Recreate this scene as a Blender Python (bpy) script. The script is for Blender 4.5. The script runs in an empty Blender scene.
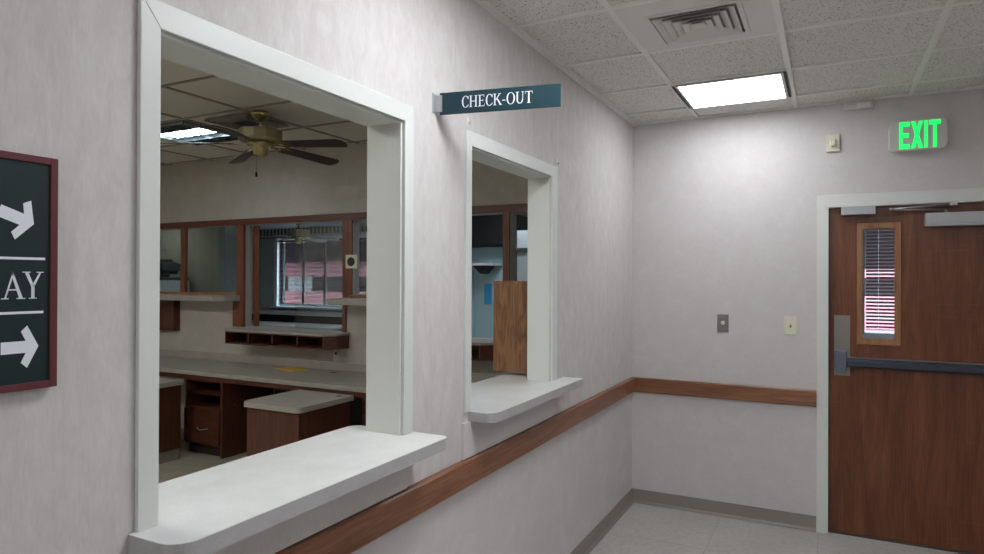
import bpy, bmesh, math, random
from mathutils import Vector, Matrix
random.seed(4)
sc = bpy.context.scene
COL = sc.collection
PI = math.pi

# ------------------------------------------------------------------ helpers
def lin(c):
    if isinstance(c, str):
        c = tuple(int(c[i:i+2], 16)/255 for i in (0, 2, 4))
    return tuple((v/12.92 if v <= .04045 else ((v+.055)/1.055)**2.4) for v in c) + (1,)

class MB:
    def __init__(s):
        s.v = []; s.f = []; s.smooth = []
    def add(s, vs, fs, smooth=False):
        b = len(s.v)
        s.v += [tuple(p) for p in vs]
        s.f += [tuple(b+i for i in f) for f in fs]
        s.smooth += [smooth]*len(fs)
        return s
    def box(s, x0, x1, y0, y1, z0, z1):
        x0, x1 = sorted((x0, x1)); y0, y1 = sorted((y0, y1)); z0, z1 = sorted((z0, z1))
        vs = [(x, y, z) for z in (z0, z1) for y in (y0, y1) for x in (x0, x1)]
        return s.add(vs, [(0,2,3,1),(4,5,7,6),(0,1,5,4),(2,6,7,3),(0,4,6,2),(1,3,7,5)])
    def prism(s, pts, O, U, V, N, t):
        """polygon pts (u,v) placed at O + u*U + v*V and extruded by t along N"""
        O, U, V, N = map(Vector, (O, U, V, N))
        a = [O+U*p[0]+V*p[1] for p in pts]; b = [q+N*t for q in a]; n = len(pts)
        fs = [tuple(range(n))[::-1], tuple(range(n, 2*n))]
        fs += [(i, (i+1) % n, n+(i+1) % n, n+i) for i in range(n)]
        return s.add(a+b, fs)
    def slab(s, pts, z0, z1):
        return s.prism(pts, (0,0,z0), (1,0,0), (0,1,0), (0,0,1), z1-z0)
    def tube(s, p0, p1, r0, r1=None, n=14, caps=True):
        r1 = r0 if r1 is None else r1
        p0, p1 = Vector(p0), Vector(p1); d = (p1-p0).normalized()
        a = d.orthogonal().normalized(); b = d.cross(a)
        vs = [p0+(a*math.cos(2*PI*i/n)+b*math.sin(2*PI*i/n))*r0 for i in range(n)]
        vs += [p1+(a*math.cos(2*PI*i/n)+b*math.sin(2*PI*i/n))*r1 for i in range(n)]
        s.add(vs, [(i, (i+1) % n, n+(i+1) % n, n+i) for i in range(n)], True)
        if caps: s.add(vs, [tuple(range(n))[::-1], tuple(range(n, 2*n))])
        return s
    def lathe(s, c, prof, n=32, flat=False):
        """profile (r,z) turned round the vertical axis through c"""
        vs = [(c[0]+r*math.cos(2*PI*i/n), c[1]+r*math.sin(2*PI*i/n), c[2]+z) for r, z in prof for i in range(n)]
        fs = [(k*n+i, k*n+(i+1) % n, (k+1)*n+(i+1) % n, (k+1)*n+i) for k in range(len(prof)-1) for i in range(n)]
        return s.add(vs, fs, not flat)
    def holes(s, axis, a0, a1, u0, u1, v0, v1, hs):
        """slab with rectangular holes; axis 'x': u=y v=z ; axis 'y': u=x v=z"""
        us = sorted({u0, u1} | {h for q in hs for h in q[:2]}); vs = sorted({v0, v1} | {h for q in hs for h in q[2:]})
        us = [u for u in us if u0 <= u <= u1]; vs = [v for v in vs if v0 <= v <= v1]
        for i in range(len(us)-1):
            run = None
            for j in range(len(vs)-1):
                cu, cv = (us[i]+us[i+1])/2, (vs[j]+vs[j+1])/2
                solid = not any(h[0] < cu < h[1] and h[2] < cv < h[3] for h in hs)
                if solid and run is None: run = vs[j]
                if (not solid or j == len(vs)-2) and run is not None:
                    top = vs[j+1] if solid else vs[j]
                    if axis == 'x': s.box(a0, a1, us[i], us[i+1], run, top)
                    else: s.box(us[i], us[i+1], a0, a1, run, top)
                    run = None
        return s
    def build(s, name, mat, parent=None, bevel=0, base=None):
        if parent is not None: base = Vector(parent['_w']) if '_w' in parent else Vector((0,0,0))
        elif base is None: base = Vector((0,0,0))
        base = Vector(base)
        me = bpy.data.meshes.new(name)
        me.from_pydata([tuple(Vector(p)-base) for p in s.v], [], s.f)
        me.polygons.foreach_set('use_smooth', s.smooth)
        bm = bmesh.new(); bm.from_mesh(me); bmesh.ops.remove_doubles(bm, verts=bm.verts, dist=1e-6) if any(s.smooth) else None
        bmesh.ops.recalc_face_normals(bm, faces=bm.faces); bm.to_mesh(me); bm.free()
        o = bpy.data.objects.new(name, me); COL.objects.link(o)
        me.materials.append(mat)
        if parent is not None:
            o.parent = parent
        else:
            o.location = base
        o['_w'] = tuple(base)
        if bevel:
            m = o.modifiers.new('bevel', 'BEVEL'); m.width = bevel; m.segments = 2; m.limit_method = 'ANGLE'; m.angle_limit = math.radians(40)
        return o

def tag(o, label, cat, group=None, kind=None):
    o['label'] = label; o['category'] = cat
    if group: o['group'] = group
    if kind: o['kind'] = kind
    return o
def thing(name, loc, label, cat, group=None):
    o = bpy.data.objects.new(name, None); COL.objects.link(o); o.location = loc; o['_w'] = tuple(loc)
    o.empty_display_size = .1
    return tag(o, label, cat, group)
def struct(name, mb, mat, label=None, bevel=0):
    o = mb.build(name, mat, bevel=bevel); o['kind'] = 'structure'
    if label: o['label'] = label
    return o
def sroot(name, label):
    o = bpy.data.objects.new(name, None); COL.objects.link(o); o['kind'] = 'structure'; o['label'] = label; o['_w'] = (0.,0.,0.)
    return o
def arc(cx, cy, r, a0, a1, n=8):
    return [(cx+r*math.cos(math.radians(a0+(a1-a0)*i/n)), cy+r*math.sin(math.radians(a0+(a1-a0)*i/n))) for i in range(n+1)]

# ------------------------------------------------------------------ materials
def mat(name, col, rough=.5, metal=0, spec=.5, emit=None, estr=0):
    m = bpy.data.materials.new(name); m.use_nodes = True
    b = m.node_tree.nodes['Principled BSDF']
    b.inputs['Base Color'].default_value = lin(col); b.inputs['Roughness'].default_value = rough
    b.inputs['Metallic'].default_value = metal; b.inputs['Specular IOR Level'].default_value = spec
    if emit:
        b.inputs['Emission Color'].default_value = lin(emit); b.inputs['Emission Strength'].default_value = estr
    return m
def nodes(m):
    nt = m.node_tree; return nt, nt.nodes, nt.links, nt.nodes['Principled BSDF']
def coord(m, scale=(1,1,1), rot=(0,0,0)):
    nt, N, L, b = nodes(m)
    tc = N.new('ShaderNodeTexCoord'); mp = N.new('ShaderNodeMapping'); mp.inputs['Scale'].default_value = scale; mp.inputs['Rotation'].default_value = rot
    L.new(tc.outputs['Object'], mp.inputs['Vector']); return mp.outputs['Vector']
def noise(m, vec, scale, detail=3, rough=.5, dist=0):
    nt, N, L, b = nodes(m)
    n = N.new('ShaderNodeTexNoise'); n.inputs['Scale'].default_value = scale; n.inputs['Detail'].default_value = detail
    n.inputs['Roughness'].default_value = rough; n.inputs['Distortion'].default_value = dist
    L.new(vec, n.inputs['Vector']); return n.outputs['Fac']
def ramp(m, fac, stops):
    nt, N, L, b = nodes(m)
    r = N.new('ShaderNodeValToRGB'); L.new(fac, r.inputs['Fac'])
    e = r.color_ramp.elements
    while len(e) < len(stops): e.new(.5)
    for i, (p, c) in enumerate(stops):
        e[i].position = p; e[i].color = lin(c)
    return r.outputs['Color']
def mixc(m, fac, a, b_, mode='MIX'):
    nt, N, L, b = nodes(m)
    x = N.new('ShaderNodeMix'); x.data_type = 'RGBA'; x.blend_type = mode
    if isinstance(fac, (int, float)): x.inputs[0].default_value = fac
    else: L.new(fac, x.inputs[0])
    for k, c in ((6, a), (7, b_)):
        if isinstance(c, (str, tuple)): x.inputs[k].default_value = lin(c)
        else: L.new(c, x.inputs[k])
    return x.outputs[2]
def setc(m, c): nodes(m)[2].new(c, nodes(m)[3].inputs['Base Color'])
def bump(m, h, strength=.2, dist=.002):
    nt, N, L, b = nodes(m)
    x = N.new('ShaderNodeBump'); x.inputs['Strength'].default_value = strength; x.inputs['Distance'].default_value = dist
    L.new(h, x.inputs['Height']); L.new(x.outputs['Normal'], b.inputs['Normal'])

def wallpaper(name, base, lo, hi, sx=(14,14,5)):
    m = mat(name, base, .72, spec=.25)
    v = coord(m, sx); a = noise(m, v, 1.6, 6, .65, .6)
    v2 = coord(m, (60,60,12)); b = noise(m, v2, 3, 3, .6)
    c1 = ramp(m, a, [(.3, lo), (.52, base), (.72, hi)])
    c2 = ramp(m, b, [(.35, 'c4c4c4'), (.65, 'ffffff')])
    setc(m, mixc(m, .14, c1, c2, 'MULTIPLY')); bump(m, b, .15, .001)
    return m
M = {}
M['paper'] = wallpaper('mottled_wallpaper', 'c9c5c2', 'c1bcba', 'd0cdcb')
M['paper_plain'] = wallpaper('wallpaper_end_wall', 'ccc8c6', 'c9c5c3', 'd0cdcb', (6,6,6))
M['paint_low'] = wallpaper('painted_dado', 'cbc7c5', 'c6c2c0', 'd1cfcd', (3,3,3))
M['room_paint'] = wallpaper('office_wall_paint', 'b8b3ab', 'b2ada4', 'beb9b2', (4,4,4))
M['far_paint'] = wallpaper('far_room_paint', 'b4b9b6', 'adb2af', 'bcc1be', (4,4,4))
M['green_paint'] = wallpaper('partition_paint', '85887f', '7e8178', '8c8f86', (4,4,4))
M['trim'] = mat('white_trim_paint', 'cfd2cd', .38)
M['metalframe'] = mat('door_frame_paint', 'd3d5cf', .4)
M['cove'] = mat('taupe_vinyl_cove', '8a827b', .5)
def laminate(name, a, b_, rough):
    m = mat(name, a, rough); v = coord(m, (1,1,1)); n = noise(m, v, 260, 2, .7); n2 = noise(m, v, 9, 4, .6)
    c = ramp(m, n, [(.38, b_), (.6, a)]); c2 = ramp(m, n2, [(.3, 'ececec'), (.7, 'ffffff')])
    setc(m, mixc(m, .8, c, c2, 'MULTIPLY')); return m
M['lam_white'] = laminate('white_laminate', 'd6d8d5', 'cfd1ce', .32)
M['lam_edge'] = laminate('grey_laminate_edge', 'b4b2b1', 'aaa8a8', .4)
M['lam_desk'] = laminate('grey_desk_laminate', 'aaa59c', '9a958c', .42)
def wood(name, dark, mid, light, axis='x', rough=.42, sc_=1., fig=.9):
    m = mat(name, mid, rough)
    s = {'x': (1.2,14,14), 'y': (14,1.2,14), 'z': (14,14,1.2)}[axis]
    v = coord(m, tuple(k*sc_ for k in s)); a = noise(m, v, 1.4, 5, .6, fig)
    s2 = {'x': (4,150,150), 'y': (150,4,150), 'z': (150,150,4)}[axis]
    v2 = coord(m, s2); b = noise(m, v2, 1.5, 3, .6)
    c1 = ramp(m, a, [(.28, dark), (.5, mid), (.74, light)])
    c2 = ramp(m, b, [(.35, 'a89c94'), (.6, 'ffffff')])
    setc(m, mixc(m, .55, c1, c2, 'MULTIPLY')); bump(m, b, .1, .0006); return m
M['rail_y'] = wood('rail_wood_long', '744a33', '8b5c41', '9e7052', 'y', .36)
M['rail_x'] = wood('rail_wood_cross', '744a33', '8b5c41', '9e7052', 'x', .36)
M['door'] = wood('door_veneer', '5a301c', '6f3f26', '82502f', 'z', .34, .55, 1.4)
m = M['door']; nt, N, L, b = nodes(m); src = b.inputs['Base Color'].links[0].from_socket
v = coord(m, (3,1,90)); n_ = noise(m, v, 1.2, 2, .5); n2_ = noise(m, coord(m, (1.5,1,2.5)), 1.6, 2, .5)
mk = N.new('ShaderNodeMath'); mk.operation = 'MULTIPLY'; L.new(ramp(m, n_, [(.66, '000000'), (.74, '8a8a8a')]), mk.inputs[0]); L.new(ramp(m, n2_, [(.45, '000000'), (.6, 'ffffff')]), mk.inputs[1])
setc(m, mixc(m, mk.outputs[0], src, 'a5795c'))
M['lite_oak'] = wood('oak_bead', '8a5f3c', 'a1734b', 'b28560', 'z', .4)
M['cab_z'] = wood('cherry_cabinet_upright', '452619', '593224', '6a3f2e', 'z', .42)
M['cab_x'] = wood('cherry_cabinet_cross', '452619', '593224', '6a3f2e', 'x', .42)
M['post'] = wood('cherry_post', '5f3321', '7d4930', '8e573c', 'z', .38)
M['head'] = wood('cherry_header', '4d2a1e', '643829', '744536', 'x', .4)
M['dark_in'] = mat('dark_interior', '2a211d', .7)
m = mat('figured_oak', '7d5839', .45)
v = coord(m, (9,9,1.1)); n_ = noise(m, v, 1.3, 3, .55, .9)
nt, N, L, b = nodes(m)
mul = N.new('ShaderNodeMath'); mul.operation = 'MULTIPLY'; mul.inputs[1].default_value = 14; L.new(n_, mul.inputs[0])
fr = N.new('ShaderNodeMath'); fr.operation = 'PINGPONG'; fr.inputs[1].default_value = 1; L.new(mul.outputs[0], fr.inputs[0])
setc(m, ramp(m, fr.outputs[0], [(.0, '6b4a31'), (.4, '80593a'), (.9, '8e6646')])); M['oak'] = m
# acoustic tile
m = mat('acoustic_tile', 'c9c5bf', .85, spec=.1)
v = coord(m); n1 = noise(m, v, 120, 2, .6); n2 = noise(m, v, 45, 2, .6); n3 = noise(m, v, 600, 1, .5)
c = ramp(m, n1, [(.33, '6a6661'), (.41, 'e4e1dc')]); c2 = ramp(m, n2, [(.28, '75716c'), (.33, 'ffffff')])
c3 = ramp(m, n3, [(.3, 'd6d6d6'), (.6, 'ffffff')])
setc(m, mixc(m, .6, mixc(m, .55, c, c2, 'MULTIPLY'), c3, 'MULTIPLY')); bump(m, n1, .4, .002); M['tile'] = m
M['tile_room'] = mat('office_ceiling_tile', 'd5d1c8', .85, spec=.1)
M['tbar'] = mat('ceiling_bar_enamel', 'e2e0db', .4)
M['tbar_grey'] = mat('ceiling_bar_grey', '8f8a80', .5)  # grey enamel for office grid bars, louvres and duct back
M['white_plastic'] = mat('white_plastic', 'd8d8d2', .4)
M['ivory'] = mat('ivory_plastic', 'd8d4bd', .4)
M['vent'] = mat('white_enamel_vent', 'd6d5d0', .45)
M['black'] = mat('black', '141414', .6)
M['softblack'] = mat('soft_black', '1d1c1e', .5)
M['steel'] = mat('brushed_steel', 'a3a09c', .34, 1)
M['steelplate'] = mat('steel_plate', '8f8a85', .4, .9)
M['alu'] = mat('aluminium', 'b9bdc0', .3, .85)
M['closer'] = mat('silver_closer_paint', 'a9abad', .4, .35)
M['gunmetal'] = mat('gunmetal_bar', '4e5560', .3, .8)
M['blueblack'] = mat('grey_blue_housing', '6d7782', .35, .75)
M['brass'] = mat('polished_brass', 'b8a878', .25, .75)
M['brassdull'] = mat('dull_brass', 'a3997c', .4, .5)
M['blade'] = wood('fan_blade_walnut', '2b1c18', '38251f', '43302a', 'x', .4)
# green sign with slight weave
def signmat(name, c, rough=.45): return mat(name, c, rough, spec=.3)
M['sign_green'] = signmat('dark_green_sign', '14272a')
M['blade_green'] = signmat('dark_teal_sign', '1c363d', .35)
M['burgundy'] = signmat('burgundy_frame', '5e2c30', .5)
M['letter'] = mat('white_lettering', 'dfe3ea', .5)
M['exit_on'] = mat('lit_green_letter', '20e070', .5, emit='18ff68', estr=.85)
M['exit_box'] = mat('exit_housing', 'c9c7c1', .4)
M['lamp'] = mat('lit_diffuser', 'ffffff', .5, emit='f6f9ff', estr=12.)
M['lamp_near'] = mat('lit_diffuser_bright', 'ffffff', .5, emit='f6f9ff', estr=23.)
M['fill_room'] = mat('office_fill_diffuser', 'ffffff', .5, emit='faf9f6', estr=30.)
M['fill_far'] = mat('far_fill_diffuser', 'ffffff', .5, emit='e6f0ff', estr=11.)
M['fill_dim'] = mat('dim_fill_diffuser', 'ffffff', .5, emit='f8f4ea', estr=4.2)
M['tube'] = mat('lit_tube', 'ffffff', .5, emit='e6f4ff', estr=12)
M['louver'] = mat('parabolic_louver', '8f9799', .25, .8)
M['yellow'] = mat('manila_paper', 'e0bb5e', .7)
M['maroon'] = mat('maroon_slat', '42232d', .75)
M['window_white'] = mat('window_white', 'd5dade', .4)
M['pink'] = mat('pink_light_bands', 'b27a82', .7)
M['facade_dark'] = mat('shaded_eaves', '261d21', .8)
M['facade_grey'] = mat('grey_door', 'a3a6a8', .7)
M['asphalt'] = mat('asphalt', '5b5b5c', .9)
M['noticeblue'] = mat('blue_notice', '3aa0d8', .5)
M['noticewhite'] = mat('notice_paper', 'dbe6ea', .6)
M['cyan'] = mat('pale_blue_panel', 'b4d6e0', .45)
M['device'] = mat('blue_grey_plastic', '38434d', .45)
M['pewter'] = mat('pewter', '5f5b57', .35, .8)
# glass
m = bpy.data.materials.new('clear_glass'); m.use_nodes = True
nt = m.node_tree; nt.nodes.clear()
out = nt.nodes.new('ShaderNodeOutputMaterial'); mx = nt.nodes.new('ShaderNodeMixShader'); tr = nt.nodes.new('ShaderNodeBsdfTransparent')
gl = nt.nodes.new('ShaderNodeBsdfGlossy'); lw = nt.nodes.new('ShaderNodeLayerWeight'); pw = nt.nodes.new('ShaderNodeMath'); pw.operation = 'POWER'; pw.inputs[1].default_value = 5; fre = nt.nodes.new('ShaderNodeMath'); fre.operation = 'MULTIPLY_ADD'; fre.inputs[1].default_value = .7; fre.inputs[2].default_value = .035; nt.links.new(lw.outputs['Facing'], pw.inputs[0]); nt.links.new(pw.outputs[0], fre.inputs[0])
gl.inputs['Roughness'].default_value = .02; tr.inputs['Color'].default_value = (.88,.92,.91,1)
nt.links.new(fre.outputs[0], mx.inputs[0]); nt.links.new(tr.outputs[0], mx.inputs[1]); nt.links.new(gl.outputs[0], mx.inputs[2]); nt.links.new(mx.outputs[0], out.inputs['Surface'])
M['glass'] = m
# floors
m = mat('light_vinyl_tile', 'b9b6b0', .35)
v = coord(m); n1 = noise(m, v, 30, 5, .7); n2 = noise(m, v, 3, 2, .5)
c = ramp(m, n1, [(.3, 'a8a59f'), (.7, 'c0beb9')]); c = mixc(m, .25, c, ramp(m, n2, [(.3, 'cccac6'), (.7, 'ffffff')]), 'MULTIPLY')
nt, N, L, b = nodes(m)
br = N.new('ShaderNodeTexBrick'); br.offset = 0; br.inputs['Scale'].default_value = 1; br.inputs['Mortar Size'].default_value = .0016
br.inputs['Brick Width'].default_value = .61; br.inputs['Row Height'].default_value = .61; br.inputs['Mortar Smooth'].default_value = .3
mp = N.new('ShaderNodeMapping'); mp.inputs['Location'].default_value = (-.02, -.50, 0); tc = N.new('ShaderNodeTexCoord')
L.new(tc.outputs['Object'], mp.inputs['Vector']); L.new(mp.outputs[0], br.inputs['Vector'])
setc(m, mixc(m, br.outputs['Fac'], c, '8d8a85')); M['floor'] = m
m = mat('office_floor', '9a9586', .5); v = coord(m); n1 = noise(m, v, 12, 4, .6); setc(m, ramp(m, n1, [(.3, '969181'), (.7, 'a8a292')])); M['floor_room'] = m
# border
m = mat('wallpaper_border', '8c8478', .6); v = coord(m, (3.2,3.2,5)); nt, N, L, b = nodes(m)
w = N.new('ShaderNodeTexWave'); w.inputs['Scale'].default_value = 1.2; w.inputs['Distortion'].default_value = 0.4; L.new(v, w.inputs['Vector'])
setc(m, ramp(m, w.outputs['Fac'], [(.35, '5e574f'), (.75, 'c4bfb0')])); M['border'] = m

# ------------------------------------------------------------------ key dimensions
YE = 4.80            # end wall face
CZ = 2.803           # corridor ceiling
RZ = 2.90            # office ceiling
WT = .120            # left wall thickness
CTOP = 1.115         # service counter top
J1 = (.925, 1.842); J2 = (2.313, 3.182); OT = 2.190
XR = 2.50            # corridor right wall
YB = -2.6            # corridor back
XL = -6.3            # office left wall
D3 = 8.2             # far room window wall
FZ = 2.49            # far room ceiling

# ------------------------------------------------------------------ setting
struct('floor', MB().box(0, XR, YB, YE+.1, -.05, 0), M['floor'], 'pale speckled vinyl tile corridor floor')
struct('floor', MB().box(XL-1.5, 0, -.9, D3+.1, -.05, 0), M['floor_room'], 'dull grey-brown floor behind the service windows')
cb = CTOP-.04
wl = MB().holes('x', -WT, 0, -2.6, YE, .93, 3.0, [(J1[0], J1[1], cb, OT), (J2[0], J2[1], cb, OT)])
struct('wall_left', wl, M['paper'], 'mottled pale wallpapered wall with two service windows')
struct('wall_left', MB().box(-WT, 0, -2.6, YE, 0, .93), M['paint_low'], 'plain pale lower wall below the chair rail')
dh = (1.287, 2.215, 0, 2.132)
struct('wall_back', MB().holes('y', YE, YE+.12, 0, XR, 0, 3.0, [dh]), M['paper_plain'], 'pale grey end wall with the exit door')
struct('wall_right', MB().box(XR, XR+.1, YB, YE+.12, 0, 3.0), M['paper_plain'])
struct('wall_front', MB().box(-WT, XR+.1, YB-.1, YB, 0, 3.0), M['paper_plain'])
struct('ceiling', MB().box(0, XR, YB, YE, CZ+.012, CZ+.06), M['tile'], 'speckled acoustic tile corridor ceiling')
# bars of the corridor ceiling
g = MB()
gy = [YB+.0+ .1] 
yl = [2.70+.615*k for k in range(-8, 1)] + [3.315, 3.925, 4.51]
for x in (-.0+.465, 1.10, 1.745, 2.39): g.box(x-.014, x+.014, YB, YE, CZ, CZ+.02)
for y in yl:
    for x0, x1 in ((0, .451), (.479, 1.086), (1.114, 1.731), (1.759, 2.376), (2.404, XR)):
        g.box(x0, x1, y-.012, y+.012, CZ+.002, CZ+.02)
g.box(0, .026, YB, YE, CZ-.010, CZ+.02); g.box(.022, XR, YE-.022, YE, CZ-.002, CZ+.02)
g.box(XR-.022, XR, YB, YE-.022, CZ-.002, CZ+.02)
struct('trim_1', g, M['tbar'], 'enamelled grid bars of the corridor ceiling')

# chair rail
rp = [(0,.928),(.022,.928),(.028,.922),(.028,.828),(.022,.822),(0,.822)]
r = MB().prism(rp, (0,-2.6,0), (1,0,0), (0,0,1), (0,1,0), 2.6+YE)
struct('trim_2', r, M['rail_y'], 'brown wooden chair rail along the left wall')
r = MB().prism([(-p[0], p[1]) for p in rp], (.026,YE,0), (0,1,0), (0,0,1), (1,0,0), 1.228-.026)
struct('trim_3', r, M['rail_x'], 'brown wooden chair rail on the end wall')
bp = [(0,.10),(.004,.10),(.006,.02),(.018,.004),(.018,0),(0,0)]
struct('baseboard_left', MB().prism(bp, (0,-2.6,0), (1,0,0), (0,0,1), (0,1,0), 2.6+YE), M['cove'])
struct('baseboard_back', MB().prism([(-p[0], p[1]) for p in bp], (0,YE,0), (0,1,0), (0,0,1), (1,0,0), 1.228), M['cove'])

# service window frames
for n, (a, b_) in enumerate((J1, J2)):
    w = sroot('window_%d' % (n+1), ('large' if n == 0 else 'narrow') + ' white framed service window opening in the left wall')
    t = .06; pr_ = .012; q = MB(); tl, tr0, oc = ((.048, .052, .028), (.045, .070, .010))[n]
    z1 = OT
    jt = .004
    # mitred casing on the corridor side
    def cas(pts): q.prism(pts, (0,0,0), (0,1,0), (0,0,1), (1,0,0), pr_)
    cas([(a-tl, CTOP), (a, CTOP), (a, z1), (a-tl, z1+t)])
    cas([(b_, CTOP), (b_+tr0, CTOP), (b_+tr0, z1+t), (b_, z1)])
    cas([(a-tl, z1+t), (a, z1), (b_, z1), (b_+tr0, z1+t)])
    q.build('casing', M['trim'], w, bevel=.002)
    j = MB()
    j.box(-WT-oc, -.001, a, a+jt, CTOP, z1); j.box(-WT-oc, -.001, b_-jt, b_, CTOP, z1)
    j.box(-WT-oc, -.001, a+jt, b_-jt, z1-jt, z1)
    j.box(-.012, -.001, b_-.004-jt, b_-jt, CTOP, z1-jt); j.box(-.012, -.001, a+jt, b_-jt-.004, z1-jt-.004, z1-jt)
    j.build('jamb_lining', M['trim'], w, bevel=.001)
    # casing on the office side
    q = MB()
    q.box(-WT-oc, -WT, a-t, a, CTOP, z1+t); q.box(-WT-oc, -WT, b_, b_+t, CTOP, z1+t); q.box(-WT-oc, -WT, a, b_, z1, z1+t)
    q.build('office_casing', M['trim'], w)
    # apron under the counter
    struct('trim_%d' % (4+n), MB().box(0, .012, a-.06, b_+.02, .931, cb), M['paint_low'], 'painted apron board below the %s service counter' % ('large' if n == 0 else 'narrow'))

# service counters
def counter(x0, x1, y0, y1, ya, yb, rl, rr, rin):
    p = [(0, y0)]
    p += arc(x1-rl, y0+rl, rl, -90, 0); p += arc(x1-rr, y1-rr, rr, 0, 90)
    p += [(0, y1), (0, yb), (-WT, yb), (-WT, y1-.01)]
    p += arc(x0+rin, y1-.01-rin, rin, 90, 180); p += arc(x0+rin, y0+.01+rin, rin, 180, 270)
    p += [(-WT, y0+.01), (-WT, ya), (0, ya)]
    return p
for nm, args, lab in (('near', (-.25, .154, .863, 1.908, J1[0]+.001, J1[1]-.001, .055, .03, .04), 'long white laminate counter in the large service window nearest the camera'),
                      ('far', (-.33, .119, 2.305, 3.375, J2[0]+.001, J2[1]-.001, .05, .012, .04), 'short white laminate counter in the narrow service window below the hanging sign')):
    p = counter(*args); t = thing('service_counter', (args[0]+.2, (args[2]+args[3])/2, cb), lab, 'counter')
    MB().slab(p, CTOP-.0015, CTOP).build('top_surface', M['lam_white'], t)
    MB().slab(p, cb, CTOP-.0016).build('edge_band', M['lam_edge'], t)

# ------------------------------------------------------------------ exit door
d = sroot('door_1', 'brown wooden exit door with narrow window and push bar')
MB().holes('y', 4.832, 4.876, 1.304, 2.205, .012, 2.124, [(1.486, 1.675, 1.274, 1.985)]).build('door_leaf', M['door'], d)
q = MB()
for x0, x1, z0, z1 in ((1.46,1.488,1.24,2.02), (1.673,1.701,1.24,2.02), (1.488,1.673,1.24,1.274), (1.488,1.673,1.985,2.02)):
    q.box(x0, x1, 4.822, 4.832, z0, z1); 
for x0, x1, z0, z1 in ((1.486,1.4925,1.274,1.985), (1.6685,1.675,1.274,1.985), (1.4925,1.6685,1.274,1.279), (1.4925,1.6685,1.98,1.985)):
    q.box(x0, x1, 4.832, 4.85, z0, z1)
q.build('window_frame', M['lite_oak'], d, bevel=.0015)
MB().box(1.4925, 1.6685, 4.851, 4.856, 1.279, 1.98).build('pane', M['glass'], d)
q = MB()
q.prism([(1.228,0),(1.287,0),(1.287,2.132),(1.228,2.207)], (0,YE,0), (1,0,0), (0,0,1), (0,-1,0), .012)
q.prism([(2.215,0),(2.274,0),(2.274,2.207),(2.215,2.132)], (0,YE,0), (1,0,0), (0,0,1), (0,-1,0), .012)
q.prism([(1.228,2.207),(1.287,2.132),(2.215,2.132),(2.274,2.207)], (0,YE,0), (1,0,0), (0,0,1), (0,-1,0), .012)
q.box(1.287, 1.297, YE-.012, YE+.12, 0, 2.132); q.box(2.207, 2.215, YE-.012, YE+.12, 0, 2.132); q.box(1.297, 2.207, YE-.012, YE+.12, 2.126, 2.132)
q.box(1.297, 1.312, 4.880, YE+.12, 0, 2.126)
q.build('door_frame', M['metalframe'], d, bevel=.0015)
MB().box(1.2965, 1.3035, 4.836, 4.87, 0, 2.126).build('weather_strip', M['black'], d)
MB().box(1.30, 2.207, 4.82, 4.93, 0, .012).build('threshold', M['pewter'], d)
MB().box(1.330, 1.422, 4.829, 4.832, 1.031, 1.424).build('latch_plate', M['steelplate'], d)
x = MB().box(1.333, 1.402, 4.765, 4.829, 1.075, 1.197); x.box(1.336, 1.399, 4.772, 4.829, 1.062, 1.075)
pb = x.build('push_bar_latch_case', M['blueblack'], d, bevel=.006)
bar = MB().prism([(4.829,1.092),(4.790,1.092),(4.772,1.102),(4.766,1.135),(4.778,1.152),(4.829,1.152)], (1.402,0,0), (0,1,0), (0,0,1), (1,0,0), .74)
bar.build('push_bar', M['gunmetal'], d, bevel=.003)
MB().box(1.41, 2.13, 4.788, 4.829, 1.1525, 1.156).build('push_bar_lip', M['steel'], d)
cl = MB().box(1.826, 2.15, 4.765, 4.832, 1.985, 2.066); cl.box(1.83, 2.146, 4.762, 4.765, 2.0, 2.008); cl.build('door_closer', M['closer'], d, bevel=.003)
a = MB().tube((1.93,4.79,2.066), (1.93,4.79,2.088), .01); a.tube((1.93,4.79,2.085), (1.645,4.745,2.092), .006)
a.tube((1.645,4.745,2.095), (1.955,4.775,2.118), .006); a.tube((1.645,4.745,2.085), (1.645,4.745,2.102), .011); a.box(1.945, 1.985, 4.76, 4.79, 2.108, 2.128)
a.build('closer_arm', M['steel'], d)
MB().box(1.368, 1.56, 4.765, 4.81, 2.073, 2.126).build('magnetic_lock', M['closer'], d, bevel=.002)

def blind(x0, x1, y, z0, z1, pitch, tilt, w, lab, base, nm='window_blind', cords=(.5,)):
    t = thing(nm, ((x0+x1)/2, y, z0), lab, 'blind')
    s = MB(); z = z0+.03; th = math.radians(tilt)
    while z < z1-.03:
        dy, dz = w/2*math.cos(th), w/2*math.sin(th)
        vs = [(x0, y-dy, z-dz), (x1, y-dy, z-dz), (x1, y, z+.0012), (x0, y, z+.0012), (x1, y+dy, z+dz), (x0, y+dy, z+dz)]
        vs += [(v_[0], v_[1], v_[2]-.0007) for v_ in vs]
        s.add(vs, [(0,1,2,3), (3,2,4,5), (9,8,7,6), (11,10,8,9), (0,6,7,1), (5,4,10,11), (0,3,9,6), (3,5,11,9), (1,7,8,2), (2,8,10,4)])
        z += pitch
    s.build('slats', M['maroon'], t)
    MB().box(x0, x1, y-.018, y+.018, z1-.03, z1).build('head_rail', M['maroon'], t)
    MB().box(x0, x1, y-.012, y+.012, z0, z0+.014).build('bottom_rail', M['window_white'], t)
    for c in cords:
        xx = x0+(x1-x0)*c
        MB().tube((xx, y-.017, z0+.01), (xx, y-.017, z1-.02), .0016, n=6).build('cord', M['window_white'], t)
    return t
blind(1.583, 2.38, 6.47, 1.225, 2.38, .030, -30, .036, 'maroon slatted blind seen through the narrow window of the exit door', None, cords=(.115,.8))
vp = mat('vestibule_paint', '6f6a68', .7)
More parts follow.
